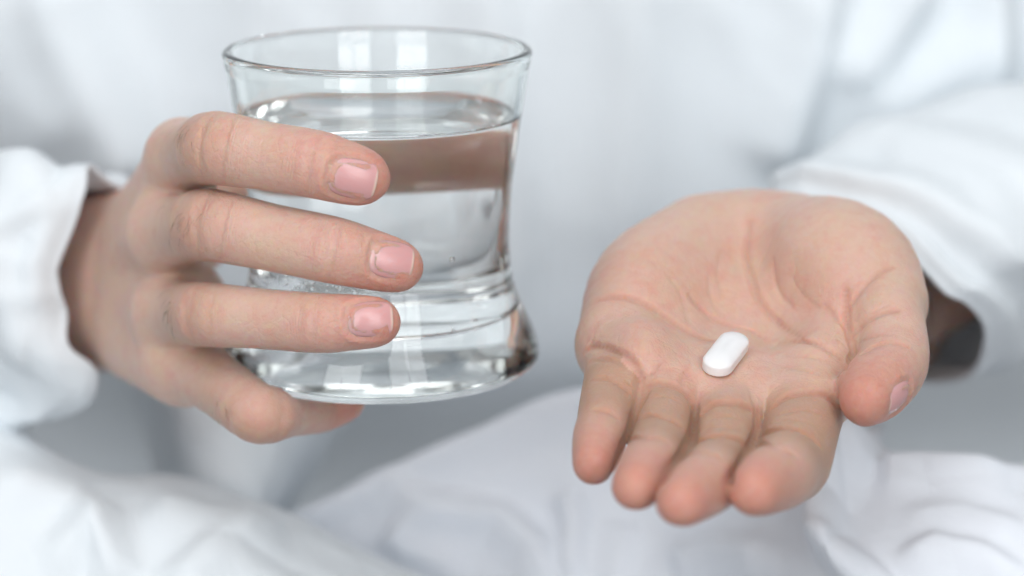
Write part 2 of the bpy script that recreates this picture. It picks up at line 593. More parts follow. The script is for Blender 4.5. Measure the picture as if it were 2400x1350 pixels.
# ---- creases of the palm, read off the photograph and cut into the surface
CREASES = [
    (1.3, 1.5, [(1759, 520), (1751, 587), (1755, 628), (1772, 687), (1797, 728), (1830, 762), (1880, 795)]),
    (0.7, 1.3, [(1813, 607), (1817, 653), (1834, 695), (1859, 720)]),
    (1.1, 1.4, [(1613, 691), (1655, 737), (1713, 766), (1780, 787), (1863, 801), (1922, 812), (1967, 841)]),
    (1.3, 1.5, [(1405, 703), (1447, 697), (1497, 707), (1547, 737), (1597, 770), (1638, 791), (1672, 799)]),
    (2.6, 1.5, [(1984, 680), (1984, 753), (1992, 795), (1999, 837), (1980, 872)]),
    (0.9, 1.3, [(1992, 725), (2022, 678), (2063, 641), (2092, 628)]),
    (0.8, 1.2, [(1935, 715), (1960, 748), (1984, 775)]),
    (1.0, 1.3, [(2001, 787), (2030, 757), (2072, 735), (2105, 730)]),
    (1.1, 1.4, [(2017, 832), (2051, 812), (2092, 805), (2130, 814)]),
    (1.9, 1.6, [(1370, 826), (1392, 812), (1438, 822), (1476, 841), (1501, 882)]),
    (1.9, 1.6, [(1517, 907), (1547, 903), (1580, 907), (1613, 932), (1630, 962)]),
    (1.9, 1.6, [(1642, 975), (1667, 952), (1697, 946), (1734, 950), (1767, 967)]),
    (2.0, 1.6, [(1809, 958), (1842, 933), (1892, 923), (1938, 931), (1967, 958)]),
    (1.2, 1.3, [(1357, 904), (1392, 890), (1426, 890), (1459, 908), (1478, 925)]),
    (1.0, 1.3, [(1347, 971), (1384, 962), (1426, 967), (1451, 983)]),
    (1.2, 1.3, [(1492, 987), (1526, 975), (1563, 983), (1605, 1008)]),
    (0.9, 1.3, [(1463, 1037), (1505, 1027), (1547, 1029), (1572, 1046)]),
    (1.3, 1.3, [(1626, 1046), (1655, 1029), (1692, 1023), (1738, 1037), (1752, 1050)]),
    (0.9, 1.3, [(1588, 1075), (1634, 1062), (1672, 1067), (1697, 1083)]),
    (1.4, 1.4, [(1780, 1025), (1817, 1008), (1863, 1008), (1901, 1025), (1920, 1046)]),
    (1.0, 1.3, [(1772, 1046), (1805, 1044), (1851, 1058), (1876, 1079)]),
    (2.0, 2.2, [(1775, 962), (1770, 1020), (1744, 1075), (1714, 1128), (1700, 1165)]),
    (2.6, 2.3, [(1501, 875), (1506, 935), (1482, 1000), (1455, 1055), (1432, 1110)]),
    (2.6, 2.3, [(1632, 960), (1626, 1020), (1592, 1075), (1556, 1130), (1528, 1185)]),
    (0.35, 1.0, [(1660, 640), (1665, 690), (1690, 740)]),
    (0.35, 1.0, [(1560, 850), (1530, 880), (1520, 910)]),
    (0.4, 1.0, [(1770, 900), (1762, 930), (1768, 960)]),
    (0.4, 1.0, [(1610, 868), (1598, 890), (1600, 915)]), (0.35, 1.0, [(1740, 888), (1758, 915), (1770, 945)]),
    (0.3, 1.0, [(1690, 590), (1682, 640), (1700, 700)]), (0.3, 1.0, [(1500, 720), (1560, 760), (1600, 800)]),
    (0.35, 1.0, [(1840, 860), (1880, 868), (1930, 880)]), (0.3, 1.0, [(1830, 830), (1880, 836), (1940, 850)]),
    (0.35, 1.0, [(2008, 808), (2050, 790), (2100, 785)]), (0.3, 1.0, [(2006, 772), (2040, 738), (2085, 715)]),
    (0.35, 1.0, [(1380, 850), (1420, 846), (1462, 862)]), (0.35, 1.0, [(1655, 985), (1695, 976), (1740, 985)]),
    (0.35, 1.0, [(1820, 975), (1870, 962), (1930, 972)]), (0.35, 1.0, [(1528, 935), (1560, 930), (1600, 948)]),
    (0.3, 1.0, [(1640, 1010), (1690, 1002), (1740, 1012)]), (0.3, 1.0, [(1805, 995), (1860, 985), (1915, 1000)]),
    (0.3, 1.0, [(1560, 640), (1600, 700), (1615, 760)]), (0.25, 1.0, [(1850, 640), (1880, 690), (1930, 730)]),
]
def mound(field, pix, wid, amp):
    q0 = field.hit(*pix)
    if q0 is None:
        return
    sl, q, sh = field.sub(q0 - 2.4 * wid, q0 + 2.4 * wid)
    r2 = ((q - q0) ** 2).sum(1)
    field.d[sl] -= (amp * np.exp(-r2 / wid ** 2)).reshape(sh).astype(np.float32)


for pix, wid, amp in (((1530, 800), 8, 2.5), ((1640, 885), 6, 2.0), ((1720, 925), 6, 1.2), ((1815, 905), 7.5, 2.2), ((1925, 890), 6, 2.0), ((1945, 680), 9, 2.4),
                      ((1500, 640), 15, 2.0), ((2070, 690), 8, 1.6), ((1740, 735), 13, -2.8), ((1765, 600), 9, -1.6), ((1700, 880), 8, -1.2),
                      ((1870, 570), 14, 1.5), ((1905, 830), 6, 1.0)):
    mound(handB, pix, wid, amp)
def traced(pix):
    q = [handB.hit(*p) for p in pix]
    return [p for p in q if p is not None]


for dep, wid, pix in CREASES:                 # soft valley first, then the sharp line in its bottom
    handB.groove(traced(pix), min(dep, 1.6) * 0.36, 2.6, 0.0)
for dep, wid, pix in CREASES:
    handB.groove(traced(pix), dep * 1.3, max(0.62, wid * 0.5), 0.05)
crease_lines = [(dep, wid, traced(pix)) for dep, wid, pix in CREASES]
# web folds where the fingers of the glass hand leave the palm and joint creases
for pix, dep in (([(742, 500), (748, 540), (742, 590)], .35), ([(762, 520), (760, 560), (765, 620)], .4),
                 ([(720, 345), (728, 385), (722, 440)], .3), ([(700, 700), (706, 745), (700, 800)], .3),
                 ([(440, 690), (432, 735), (445, 790)], .4), ([(482, 300), (470, 340), (478, 400)], .35),
                 ([(475, 460), (458, 520), (470, 580)], .4)):
    pts = [handA.hit(*p) for p in pix]
    handA.groove([p for p in pts if p is not None], dep, 0.9)

# ------------------------------------------------------------------ nails
nail_specs = []      # (field, tube, name) -> frames from the last segment


def nail_frame(field, center_px, along_px, length, width):
    """cuticle-to-tip frame on the surface: photograph pixel of nail middle and of its free edge"""
    c = field.hit(*center_px)
    e = field.hit(*along_px)
    n = field.grad(c[None], 2.5)[0]
    a = e - c
    a = norm(a - n * (a @ n))
    s = np.cross(a, n)
    return c, a, n, s, length, width


def nail_frame_tube(field, tube, up, length, width):
    """nail on the back of a fingertip the camera does not look at squarely"""
    a = norm(tube.c[-1] - tube.c[-4])
    n = norm(up - a * (up @ a))
    c0 = tube.c[-4] + a * 2.0
    tt = np.linspace(0, 16, 200)
    v = field.sample(c0 + n * tt[:, None])
    k = np.nonzero(v > 0)[0][0]
    return c0 + n * tt[k], a, n, np.cross(a, n), length, width


def nail_outline(fr, field, u, v):
    c, a, n, s, L, W = fr
    # squarish-oval plate: width narrows a little at the cuticle and rounds at both ends
    return u, v


def nail_points(fr, field, nu=25, nv=29):
    """rounded plate on a disc-to-squircle grid, so the rim is one clean curve"""
    c, a, n, s, L, W = fr
    V = []
    UV = []
    for j in range(nv):
        y = 2 * j / (nv - 1) - 1
        for i in range(nu):
            x = 2 * i / (nu - 1) - 1
            # square -> superellipse: keep direction, shrink the corners
            m = max(abs(x), abs(y))
            if m > 1e-6:
                ux, uy = x / m, y / m
                pw = 3.2 if uy < 0 else 3.6
                k = m / (abs(ux) ** pw + abs(uy) ** pw) ** (1 / pw)
                u, v = ux * k, uy * k
            else:
                u = v = 0.0
            V.append(c + a * (v * L / 2) + s * (u * W / 2 * (0.95 + 0.05 * v)))
            UV.append((u, (v + 1) / 2))
    V = np.array(V)
    UV = np.array(UV)
    tt = np.linspace(4.0, -7.0, 150)
    S = np.stack([field.sample(V + n * t_) for t_ in tt], 1)
    ins_ = S < 0
    first = np.where(ins_.any(1), ins_.argmax(1), len(tt) - 1)
    return V, UV, tt[first], nu, nv


def build_nail(name, fr, field, parent):
    c, a, n, s, L, W = fr
    V, UV, hgt, nu, nv = nail_points(fr, field)
    # smooth transverse arch fitted to the fingertip so the plate is clean
    A = np.stack([np.ones(len(V)), UV[:, 1] - .5, (UV[:, 1] - .5) ** 2, UV[:, 0] ** 2, UV[:, 0]], 1)
    ok = np.abs(UV[:, 0]) < 0.95
    co = np.linalg.lstsq(A[ok], hgt[ok], rcond=None)[0]
    fit = A @ co
    edge_r = np.sqrt(np.clip(np.abs(UV[:, 0]) ** 3.4 + np.abs(2 * UV[:, 1] - 1) ** 3.4, 0, 1))
    free = np.clip((UV[:, 1] - 0.8) / 0.15, 0, 1)
    top = V + n * (fit + 0.22 - (1 - 0.75 * free) * 0.5 * edge_r ** 5)[:, None]
    bot = V + n * (fit - 0.9)[:, None]
    F = []
    for j in range(nv - 1):
        for i in range(nu - 1):
            q = [j * nu + i, j * nu + i + 1, (j + 1) * nu + i + 1, (j + 1) * nu + i]
            F.append(q)
            F.append([k + nu * nv for k in q][::-1])
    rim = [i for i in range(nu)] + [j * nu + nu - 1 for j in range(1, nv)] + [(nv - 1) * nu + i for i in range(nu - 2, -1, -1)] + [j * nu for j in range(nv - 2, 0, -1)]
    for k in range(len(rim)):
        p_, q_ = rim[k], rim[(k + 1) % len(rim)]
        F.append([p_, p_ + nu * nv, q_ + nu * nv, q_])
    o = new_mesh(name, np.vstack([top, bot]), F, NAIL, parent)
    at = o.data.attributes.new('nail_uv', 'FLOAT_VECTOR', 'POINT')
    uv2 = np.vstack([UV, UV])
    at.data.foreach_set('vector', np.hstack([uv2, np.zeros((len(uv2), 1))]).astype(np.float32).ravel())
    return o


def seat_nail(fr, field):
    """press a shallow bed and a raised fold round the plate into the fingertip"""
    V, UV, hgt, nu, nv = nail_points(fr, field)
    c, a, n, s, L, W = fr
    S = (V + n * hgt[:, None]).reshape(nv, nu, 3)
    ln = [S[j, 0] for j in range(nv - 5, 0, -3)] + [S[0, i] for i in range(0, nu, 3)] + [S[j, -1] for j in range(1, nv - 4, 3)]
    field.groove(ln, 0.55, 0.8, puff=0.7)


nails = []
for name, fld, fr in (
    ('index', handA, nail_frame(handA, (826, 421), (884, 432), 12.6, 10.6)),
    ('middle', handA, nail_frame(handA, (920, 606), (972, 618), 11.9, 10.4)),
    ('ring', handA, nail_frame(handA, (867, 746), (915, 745), 11.9, 9.6)),
    ('thumb', handB, nail_frame_tube(handB, thumbB, np.array([1.0, -0.38, 0.0]), 11.0, 8.0)),
):
    nails.append((fr, fld))
for fr, fld in nails:
    seat_nail(fr, fld)


# ------------------------------------------------------------------ body mesh with colouring attributes
def skin_attrs(V, fingers, thumb, lines, knuckle, tip_red):
    red = np.zeros(len(V))
    wp = np.zeros(len(V))
    ww = np.zeros(len(V))
    cr = np.zeros(len(V))
    tan_shade = np.zeros(len(V))
    bestd = np.full(len(V), 1e9)
    for f in list(fingers.values()) + [thumb]:
        lo, hi = f.box(3)
        k = np.nonzero(((V > lo) & (V < hi)).all(1))[0]
        if len(k) == 0:
            continue
        d, s, c = f.eval(V[k], True)
        near = (d < 2.0) & (d < bestd[k])
        kk, s, c = k[near], s[near], c[near]
        bestd[kk] = d[near]
        tot = f.s[-1]
        tipw = np.clip(1 - (tot - s) / 32.0, 0, 1) ** 1.4
        red[kk] = np.maximum(red[kk], tipw * tip_red)
        wp[kk] = s
        if f is thumb:
            continue
        sp, sd = f.key[2], f.key[4]
        s0 = f.key[1]
        if knuckle:      # backs of the first finger bones: browner skin plus painted-in shade
            tan_shade[kk] = 0.42 * np.exp(-((s - (s0 + sp) * .5 - 2) / (0.42 * (sp - s0) + 6)) ** 2) * np.clip(c + 0.6, 0, 1)
        else:            # palm side: browner skin plus painted shade between finger creases, pink at the pads
            tan_shade[kk] = 0.78 * np.clip((s - s0 * 0.7) / 10, 0, 1) * np.clip((sd + 9 - s) / 18, 0, 1)
        if knuckle:
            wt = np.exp(-((s - sp - 3) / 7.5) ** 2) * np.clip(c + 0.35, 0, 1) + 0.6 * np.exp(-((s - sd) / 4.0) ** 2) * np.clip(c + 0.3, 0, 1)
            red[kk] = np.maximum(red[kk], 0.22 * np.exp(-((s - sp - 2) / 6) ** 2) + 0.16 * np.exp(-((s - sd) / 4) ** 2))
            ww[kk] = wt + 0.10
        else:
            ww[kk] = 0.25
    for dep, wid, pts in lines:
        if len(pts) < 2:
            continue
        s_ = catmull(np.array(pts), 6) if len(pts) > 2 else np.array(pts)
        lo, hi = s_.min(0) - 5, s_.max(0) + 5
        k = np.nonzero(((V > lo) & (V < hi)).all(1))[0]
        d = np.min(np.linalg.norm(V[k][:, None, :] - s_[None], axis=2), axis=1)
        red[k] = np.maximum(red[k], np.minimum(dep, 1.8) * 0.15 * np.exp(-(d / 1.6) ** 2))
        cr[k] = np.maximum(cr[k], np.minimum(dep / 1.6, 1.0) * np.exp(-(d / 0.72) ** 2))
    return red, wp, ww, cr, tan_shade


VA, QA = handA.surface()
VB, QB = handB.surface()
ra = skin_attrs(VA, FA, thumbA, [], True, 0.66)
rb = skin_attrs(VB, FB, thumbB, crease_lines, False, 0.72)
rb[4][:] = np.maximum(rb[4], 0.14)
ra[0][:] = np.maximum(ra[0], 0.4 * np.clip((VA[:, 1] - 40) / 25, 0, 1) * (VA[:, 0] < -50))  # warm bounce light on the wrist, painted in as redness
# palm flush: pads under the fingers, heel of the hand
for q, rad, amt in ((handB.hit(1530, 790), 11, .28), (handB.hit(1940, 700), 10, .25), (handB.hit(1500, 620), 15, .2),
                    (handB.hit(1850, 880), 12, .15), (handB.hit(1720, 700), 10, .15), (handB.hit(1650, 900), 9, .15)):
    if q is not None:
        rb[0][:] = np.minimum(1, rb[0] + amt * np.exp(-(np.linalg.norm(VB - q, axis=1) / rad) ** 2))

# arms and chest inside the shirt, coarse: they only join the two hands
core = Field(np.array([-330.0, 90, -200]), np.array([420.0, 430, 330]), 7.0)
sL, sR = np.array([-110.0, 330, 290]), np.array([215.0, 330, 290])
cuffL, cuffR = P(225, 650, 70), P(2100, 745, 80)      # the arms run down the middle of the sleeves
core.add(Tube([P(120, 640, 140), cuffL + [-95, 55, 6], cuffL + [-150, 85, 10], cuffL + [-190, 170, 40], sL], [16, 20, 26, 30, 38]), 12)
core.add(Tube([P(2065, 755, 112), cuffR + [50, 52, 14], cuffR + [110, 90, 18], cuffR + [170, 150, 40], sR], [15, 18, 24, 30, 38]), 12)
core.add(Tube([sL, sR], [45, 45]), 25)
for xx in (0.0, 52.0, 105.0):
    core.add(Tube([np.array([xx, 340, 270]), np.array([xx, 350, 60]), np.array([xx, 350, -150])], [60, 52, 60]), 25)
VC, QC = core.surface()

person = empty('person', loc=(0.05, 0.35, -0.15))
Vall = np.vstack([VA, VB, VC])
Qall = np.vstack([QA, QB + len(VA), QC + len(VA) + len(VB)])
me = bpy.data.meshes.new('body')
me.vertices.add(len(Vall))
me.vertices.foreach_set('co', (Vall * MM).astype(np.float32).ravel())
me.loops.add(Qall.size)
me.loops.foreach_set('vertex_index', Qall.astype(np.int32).ravel())
me.polygons.add(len(Qall))
me.polygons.foreach_set('loop_start', (np.arange(len(Qall)) * 4).astype(np.int32))
me.polygons.foreach_set('use_smooth', np.ones(len(Qall), bool))
me.update(calc_edges=True)
me.validate()
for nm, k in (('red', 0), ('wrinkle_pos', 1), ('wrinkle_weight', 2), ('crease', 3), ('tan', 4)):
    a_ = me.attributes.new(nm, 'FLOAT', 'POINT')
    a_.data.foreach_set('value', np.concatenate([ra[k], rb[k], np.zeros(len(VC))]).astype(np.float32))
me.materials.append(SKIN)
body = bpy.data.objects.new('body', me)
COL.objects.link(body)


def adopt(o, parent):
    o.parent = parent
    o.matrix_parent_inverse = Matrix.Translation(parent.matrix_basis.translation).inverted() if parent.parent is None else Matrix.Identity(4)


adopt(body, person)
for fr, fld in nails:
    o = build_nail('fingernail', fr, fld, None)
    o.parent = body
person['label'] = 'person in a loose white shirt holding a glass of water and offering a pill'
person['category'] = 'person'

# short dark hairs on the backs of the fingers
hv, hf = [], []
rh = np.random.default_rng(12)
for (hx, hy), (sx_, sy_), n_, dr in (((425, 305), (26, 22), 15, (6, 16)), ((425, 520), (24, 40), 20, (-5, 18)),
                                     ((395, 725), (12, 34), 20, (4, 20)), ((508, 968), (22, 16), 7, (10, 12))):
    for _ in range(n_):
        p0 = handA.hit(hx + rh.normal(0, sx_ * .75), hy + rh.normal(0, sy_ * .75))
        if p0 is None:
            continue
        nn = handA.grad(p0[None], 1.5)[0]
        d_ = RGT * (dr[0] + rh.normal(0, 6)) - UPV * (dr[1] + rh.normal(0, 6))
        d_ = norm(d_ - nn * (d_ @ nn))
        L_ = rh.uniform(2.2, 4.6)
        bend = rh.normal(0, .5)
        sd = np.cross(nn, d_)
        base_i = len(hv)
        for k in range(5):
            t_ = k / 4
            c_ = p0 + d_ * L_ * t_ + nn * (0.55 * math.sin(t_ * 2.6)) + sd * bend * t_ * t_
            rad_ = 0.032 * (1 - 0.75 * t_)
            for a_ in range(3):
                an = a_ * 2.094
                hv.append(c_ + rad_ * (math.cos(an) * nn + math.sin(an) * sd))
        for k in range(4):
            for a_ in range(3):
                b0, b1 = base_i + k * 3 + a_, base_i + k * 3 + (a_ + 1) % 3
                hf.append([b0, b1, b1 + 3, b0 + 3])
HAIR, t_, out_ = nt('hair')
t_.links.new(node(t_, 'ShaderNodeBsdfPrincipled', {'Base Color': (0.06, 0.04, 0.03, 1), 'Roughness': 0.4}).outputs[0], out_.inputs[0])
hair = new_mesh('finger_hair', np.array(hv), hf, HAIR)
hair.parent = body
hair['kind'] = 'stuff'

# ================================================================== cloth
def grid_faces(nu, nv, close=False):
    F = []
    for j in range(nv - 1):
        for i in range(nu - 1 + (1 if close else 0)):
            i2 = (i + 1) % nu
            F.append([j * nu + i, j * nu + i2, (j + 1) * nu + i2, (j + 1) * nu + i])
    return F


def vnormals(G):
    du = np.gradient(G, axis=1)
    dv = np.gradient(G, axis=0)
    n = np.cross(du, dv)
    return n / (np.linalg.norm(n, axis=2, keepdims=True) + 1e-9)


def seg_dist(px, py, line):
    best = np.full(px.shape, 1e9)
    side = np.zeros(px.shape)
    tt = np.zeros(px.shape)
    n = len(line) - 1
    for i in range(n):
        (x0, y0), (x1, y1) = line[i], line[i + 1]
        dx, dy = x1 - x0, y1 - y0
        L2 = dx * dx + dy * dy + 1e-9
        t = np.clip(((px - x0) * dx + (py - y0) * dy) / L2, 0, 1)
        d = np.hypot(px - x0 - t * dx, py - y0 - t * dy)
        sgn = np.sign((px - x0) * dy - (py - y0) * dx)
        k = d < best
        best[k] = d[k]
        side[k] = sgn[k]
        tt[k] = ((i + t) / n)[k]
    return best, side, tt


def fold_cloth(G, folds, toward):
    """raise folds (ridge lines with unequal flanks) on a cloth grid"""
    n = vnormals(G)
    flip = np.sign((n @ np.asarray(toward, float)))[..., None]
    n = n * np.where(flip == 0, 1, flip)
    px, py = project(G.reshape(-1, 3))
    px, py = px.reshape(G.shape[:2]), py.reshape(G.shape[:2])
    h = np.zeros(px.shape)
    for line, amp, w1, w2 in folds:
        d, s, t = seg_dist(px, py, line)
        w_ = np.where(s > 0, w1, w2)
        fade = np.clip(np.minimum(t, 1 - t) * 4, 0, 1)
        fade = fade * fade * (3 - 2 * fade)
        h += amp * (0.1 + 0.9 * fade) * np.exp(-(d / w_) ** 2) * (np.minimum(t, 1 - t) >= 0)
    return G + n * h[..., None]


def soft_noise(shape, n, amp, seed):
    r = np.random.default_rng(seed)
    yy, xx = np.meshgrid(np.linspace(0, 1, shape[0]), np.linspace(0, 1, shape[1]), indexing='ij')
    z = np.zeros(shape)
    for _ in range(n):
        fx, fy = r.normal(0, 5), r.normal(0, 5)
        z += np.sin(2 * math.pi * (fx * xx + fy * yy) + r.uniform(0, 6.28)) / (1 + 0.35 * math.hypot(fx, fy))
    return z * amp / math.sqrt(n)


def crumple(G, amp, scale, seed):
    """sharp-crested random creases from warped ridge waves in real space"""
    r = np.random.default_rng(seed)
    p = G.reshape(-1, 3) / scale
    wx = np.zeros((len(p), 3))
    for _ in range(5):
        k = r.normal(0, 0.9, 3)
        wx += np.sin(p @ k + r.uniform(0, 6.28))[:, None] * r.normal(0, 0.45, 3)
    p = p + wx
    h = np.zeros(len(p))
    for o_ in range(7):
        k = r.normal(0, 1, 3)
        k = k / np.linalg.norm(k) * r.uniform(0.8, 2.0) * math.pi
        rid = 1 - np.abs(np.sin(p @ k + r.uniform(0, 6.28)))
        msk = 0.5 + 0.5 * np.sin(p @ r.normal(0, 0.8, 3) + r.uniform(0, 6.28))
        h += rid ** 2.2 * msk
    h -= h.mean()
    return (amp * h).reshape(G.shape[:2])


def patch(name, rows, folds, mat, parent, nu=24, nv=26, toward=(0, -1, .6), noise=0.6, seed=1, thick=1.0, crum=1.3):
    R_ = [catmull([P(*p) for p in row], nu) for row in rows]
    m = max(len(r) for r in R_)
    R_ = [np.stack([np.interp(np.linspace(0, 1, m), np.linspace(0, 1, len(r)), r[:, k]) for k in range(3)], 1) for r in R_]
    A = np.stack(R_)
    G = catmull(A.reshape(len(A), -1), nv).reshape(-1, m, 3)
    n = vnormals(G)
    G = G + n * soft_noise(G.shape[:2], 14, noise, seed)[..., None]
    G = G + vnormals(G) * crumple(G, crum, 80.0, seed)[..., None]
    G = fold_cloth(G, folds, toward)
    o = new_mesh(name, G.reshape(-1, 3), grid_faces(G.shape[1], G.shape[0]), mat)
    md = o.modifiers.new('thickness', 'SOLIDIFY')
    md.thickness = thick * MM
    md.offset = 0
    if parent:
        adopt(o, parent)
    return o


# torso: the front of the shirt, behind everything
xs = np.linspace(-330, 430, 190)
zs = np.linspace(-190, 330, 140)
X, Z = np.meshgrid(xs, zs)
Y = 175 + ((X - 60) / 170.0) ** 2 * 28 + 70 / (1 + np.exp((Z + 80) / 14.0))
G = np.stack([X, Y, Z], -1)
shirt_folds = [
    ([(120, -150), (190, 60), (330, 330), (380, 460)], 16, 70, 120),
    ([(-60, -100), (60, 200), (200, 380)], 9, 90, 120),
    ([(640, -200), (620, 200), (560, 500)], 5, 60, 90),
    ([(1120, -200), (1170, 60), (1210, 500), (1200, 900)], 7, 45, 120),
    ([(1500, -200), (1480, 200), (1440, 700)], 5, 90, 60),
    ([(1960, -200), (1900, 120), (1840, 330), (1800, 420)], 9, 50, 90),
    ([(2190, -100), (2060, 100), (1960, 220)], 7, 50, 60),
    ([(2330, 60), (2180, 200), (2000, 300)], 6, 60, 60),
    ([(2310, -200), (2320, 100), (2300, 350)], 9, 40, 60),
    ([(900, -200), (905, 300), (880, 700)], 5, 80, 80),
]
G = fold_cloth(G, [(l_, a_ * 1.25, w1, w2) for l_, a_, w1, w2 in shirt_folds], (0, -1, 0))
G[..., 1] += soft_noise(G.shape[:2], 16, 1.2, 5) - crumple(G, 1.2, 110.0, 8)
shirt = new_mesh('shirt', G.reshape(-1, 3), grid_faces(len(xs), len(zs)), SHIRT)
md = shirt.modifiers.new('thickness', 'SOLIDIFY')
md.thickness = 1.2 * MM
adopt(shirt, person)
shirt['label'] = 'loose white cotton shirt'


def ring(pts, n=150):
    p = np.array([P(*q) for q in pts])
    q = np.vstack([p[-1], p, p[0], p[1]])
    s = []
    for i in range(1, len(q) - 2):
        for k in range(8):
            t = k / 8
            a, b, c, d = q[i - 1], q[i], q[i + 1], q[i + 2]
            s.append(0.5 * (2 * b + (c - a) * t + (2 * a - 5 * b + 4 * c - d) * t * t + (3 * b - a - 3 * c + d) * t ** 3))
    s = np.array(s)
    L = np.concatenate([[0], np.cumsum(np.linalg.norm(np.diff(np.vstack([s, s[0]]), axis=0), axis=1))])
    u = np.linspace(0, L[-1], n, endpoint=False)
    return np.stack([np.interp(u, L, np.append(s[:, k], s[0, k])) for k in range(3)], 1)


def sleeve(name, rim, steps, folds, seed, amp):
    """steps: (offset mm, scale about the ring's middle); lofted back from the cuff rim"""
    R0 = ring(rim)
    c0 = R0.mean(0)
    rows = [R0]
    rr = np.random.default_rng(seed)
    for off, scl, rnd in steps:
        q = (R0 - c0)
        circ = q / (np.linalg.norm(q, axis=1, keepdims=True)) * np.linalg.norm(q, axis=1).mean()
        q = q * (1 - rnd) + circ * rnd
        rows.append(c0 + np.asarray(off, float) + q * scl)
    A = np.stack(rows)
    G = catmull(A.reshape(len(A), -1), 16).reshape(-1, A.shape[1], 3)
    # gathered folds that ring the sleeve, none right at the hem
    th = np.linspace(0, 2 * math.pi, G.shape[1], endpoint=False)
    L = np.linspace(0, 1, G.shape[0])
    n = np.zeros((G.shape[0], G.shape[1]))
    for _ in range(9):
        f, k, ph = rr.uniform(1.2, 4.5), rr.integers(-3, 4), rr.uniform(0, 6.28)
        n += np.sin(2 * math.pi * f * L[:, None] + k * th[None] + ph)
    cen = G.mean(1, keepdims=True)
    out = G - cen
    out /= np.linalg.norm(out, axis=2, keepdims=True)
    G = G + out * (n * amp * np.clip(L * 4, 0.12, 1)[:, None])[..., None]
    G = G + out * (crumple(G, 1.8, 60.0, seed) * np.clip(L * 6, 0.75, 1)[:, None])[..., None]
    if folds:
        px, py = project(G.reshape(-1, 3))
        px, py = px.reshape(G.shape[:2]), py.reshape(G.shape[:2])
        front = (out @ -FWD) > -0.2
        for line, a_, w1, w2 in folds:
            d, s, t = seg_dist(px, py, line)
            w_ = np.where(s > 0, w1, w2)
            G = G + out * (a_ * np.exp(-(d / w_) ** 2) * front)[..., None]
    o = new_mesh(name, G.reshape(-1, 3), grid_faces(G.shape[1], G.shape[0], True), SHIRT)
    md = o.modifiers.new('thickness', 'SOLIDIFY')
    md.thickness = 1.6 * MM
    md.offset = -1
    o.parent = shirt
    return o


sleeve('sleeve', [(212, 398, 52), (198, 465, 44), (140, 605, 40), (134, 650, 40), (156, 730, 42), (164, 800, 42), (224, 852, 46),
                  (205, 920, 52), (120, 972, 64), (160, 930, 92), (300, 800, 112), (348, 620, 112), (352, 520, 100), (338, 480, 84), (268, 448, 62)],
       [((-14, 2, 0), 1.06, .15), ((-45, 14, 2), 1.1, .3), ((-95, 40, 6), 1.15, .5), ((-150, 75, 10), 1.2, .7)],
       [([(90, 420), (100, 560), (80, 760)], 4, 40, 60), ([(0, 640), (60, 800), (180, 880)], 5, 60, 60)], 3, 0.9)
sleeve('sleeve', [(1800, 470, 88), (1950, 492, 60), (2080, 548, 42), (2135, 598, 36), (2180, 648, 34), (2222, 692, 33), (2262, 712, 36),
                  (2300, 765, 48), (2305, 830, 64), (2265, 890, 86), (2170, 900, 115), (2040, 860, 140), (1880, 720, 142), (1790, 580, 125)],
       [((12, 8, 6), 1.08, .15), ((45, 30, 12), 1.22, .3), ((95, 70, 14), 1.3, .5), ((160, 120, 14), 1.35, .7)],
       [([(1900, 420), (2150, 450), (2330, 560)], 4, 40, 70), ([(2120, 380), (2300, 440), (2400, 560)], 4, 50, 50)], 11, 0.8)

# shirt tails below the glass and at the lower left
t1 = patch('shirt_tail', [
    [(250, 700, 190), (400, 760, 150), (560, 800, 150), (720, 800, 160), (860, 860, 200)],
    [(290, 870, 185), (380, 880, 128), (560, 930, 118), (720, 960, 130), (800, 1000, 185)],
    [(350, 1050, 180), (430, 1040, 112), (560, 1090, 98), (670, 1090, 112), (740, 1100, 175)],
    [(400, 1250, 170), (470, 1250, 95), (560, 1270, 80), (600, 1260, 95), (640, 1270, 160)]],
    [([(520, 950), (560, 1080), (540, 1200)], 4, 50, 80)], SHIRT, None, seed=4)
t1.parent = shirt
t2 = patch('shirt_tail', [
    [(-260, 1120, 150), (0, 1150, 140), (200, 1250, 130), (420, 1260, 130), (640, 1320, 120), (820, 1400, 110), (1000, 1450, 110)],
    [(-260, 910, 78), (0, 985, 74), (200, 1108, 70), (420, 1124, 68), (640, 1192, 66), (820, 1280, 62), (1000, 1360, 60)],
    [(-260, 1030, 35), (0, 1090, 32), (200, 1190, 30), (420, 1210, 28), (640, 1280, 28), (820, 1350, 28), (1000, 1420, 30)],
    [(-260, 1300, 5), (0, 1340, 5), (200, 1390, 2), (420, 1400, 0), (640, 1430, 0), (820, 1470, 5), (1000, 1500, 8)],
    [(-260, 1650, -10), (0, 1650, -10), (200, 1650, -10), (420, 1650, -10), (640, 1650, -10), (820, 1650, -10), (1000, 1650, -10)]],
    [([(80, 1330), (230, 1260), (300, 1400)], 6, 50, 50), ([(330, 1180), (480, 1230), (620, 1250)], 5, 40, 60),
     ([(-50, 1120), (150, 1190), (300, 1330)], 6, 60, 50), ([(380, 1400), (520, 1290), (680, 1250)], 6, 45, 60)], SHIRT, None, seed=9, noise=1.0)
t2.parent = shirt

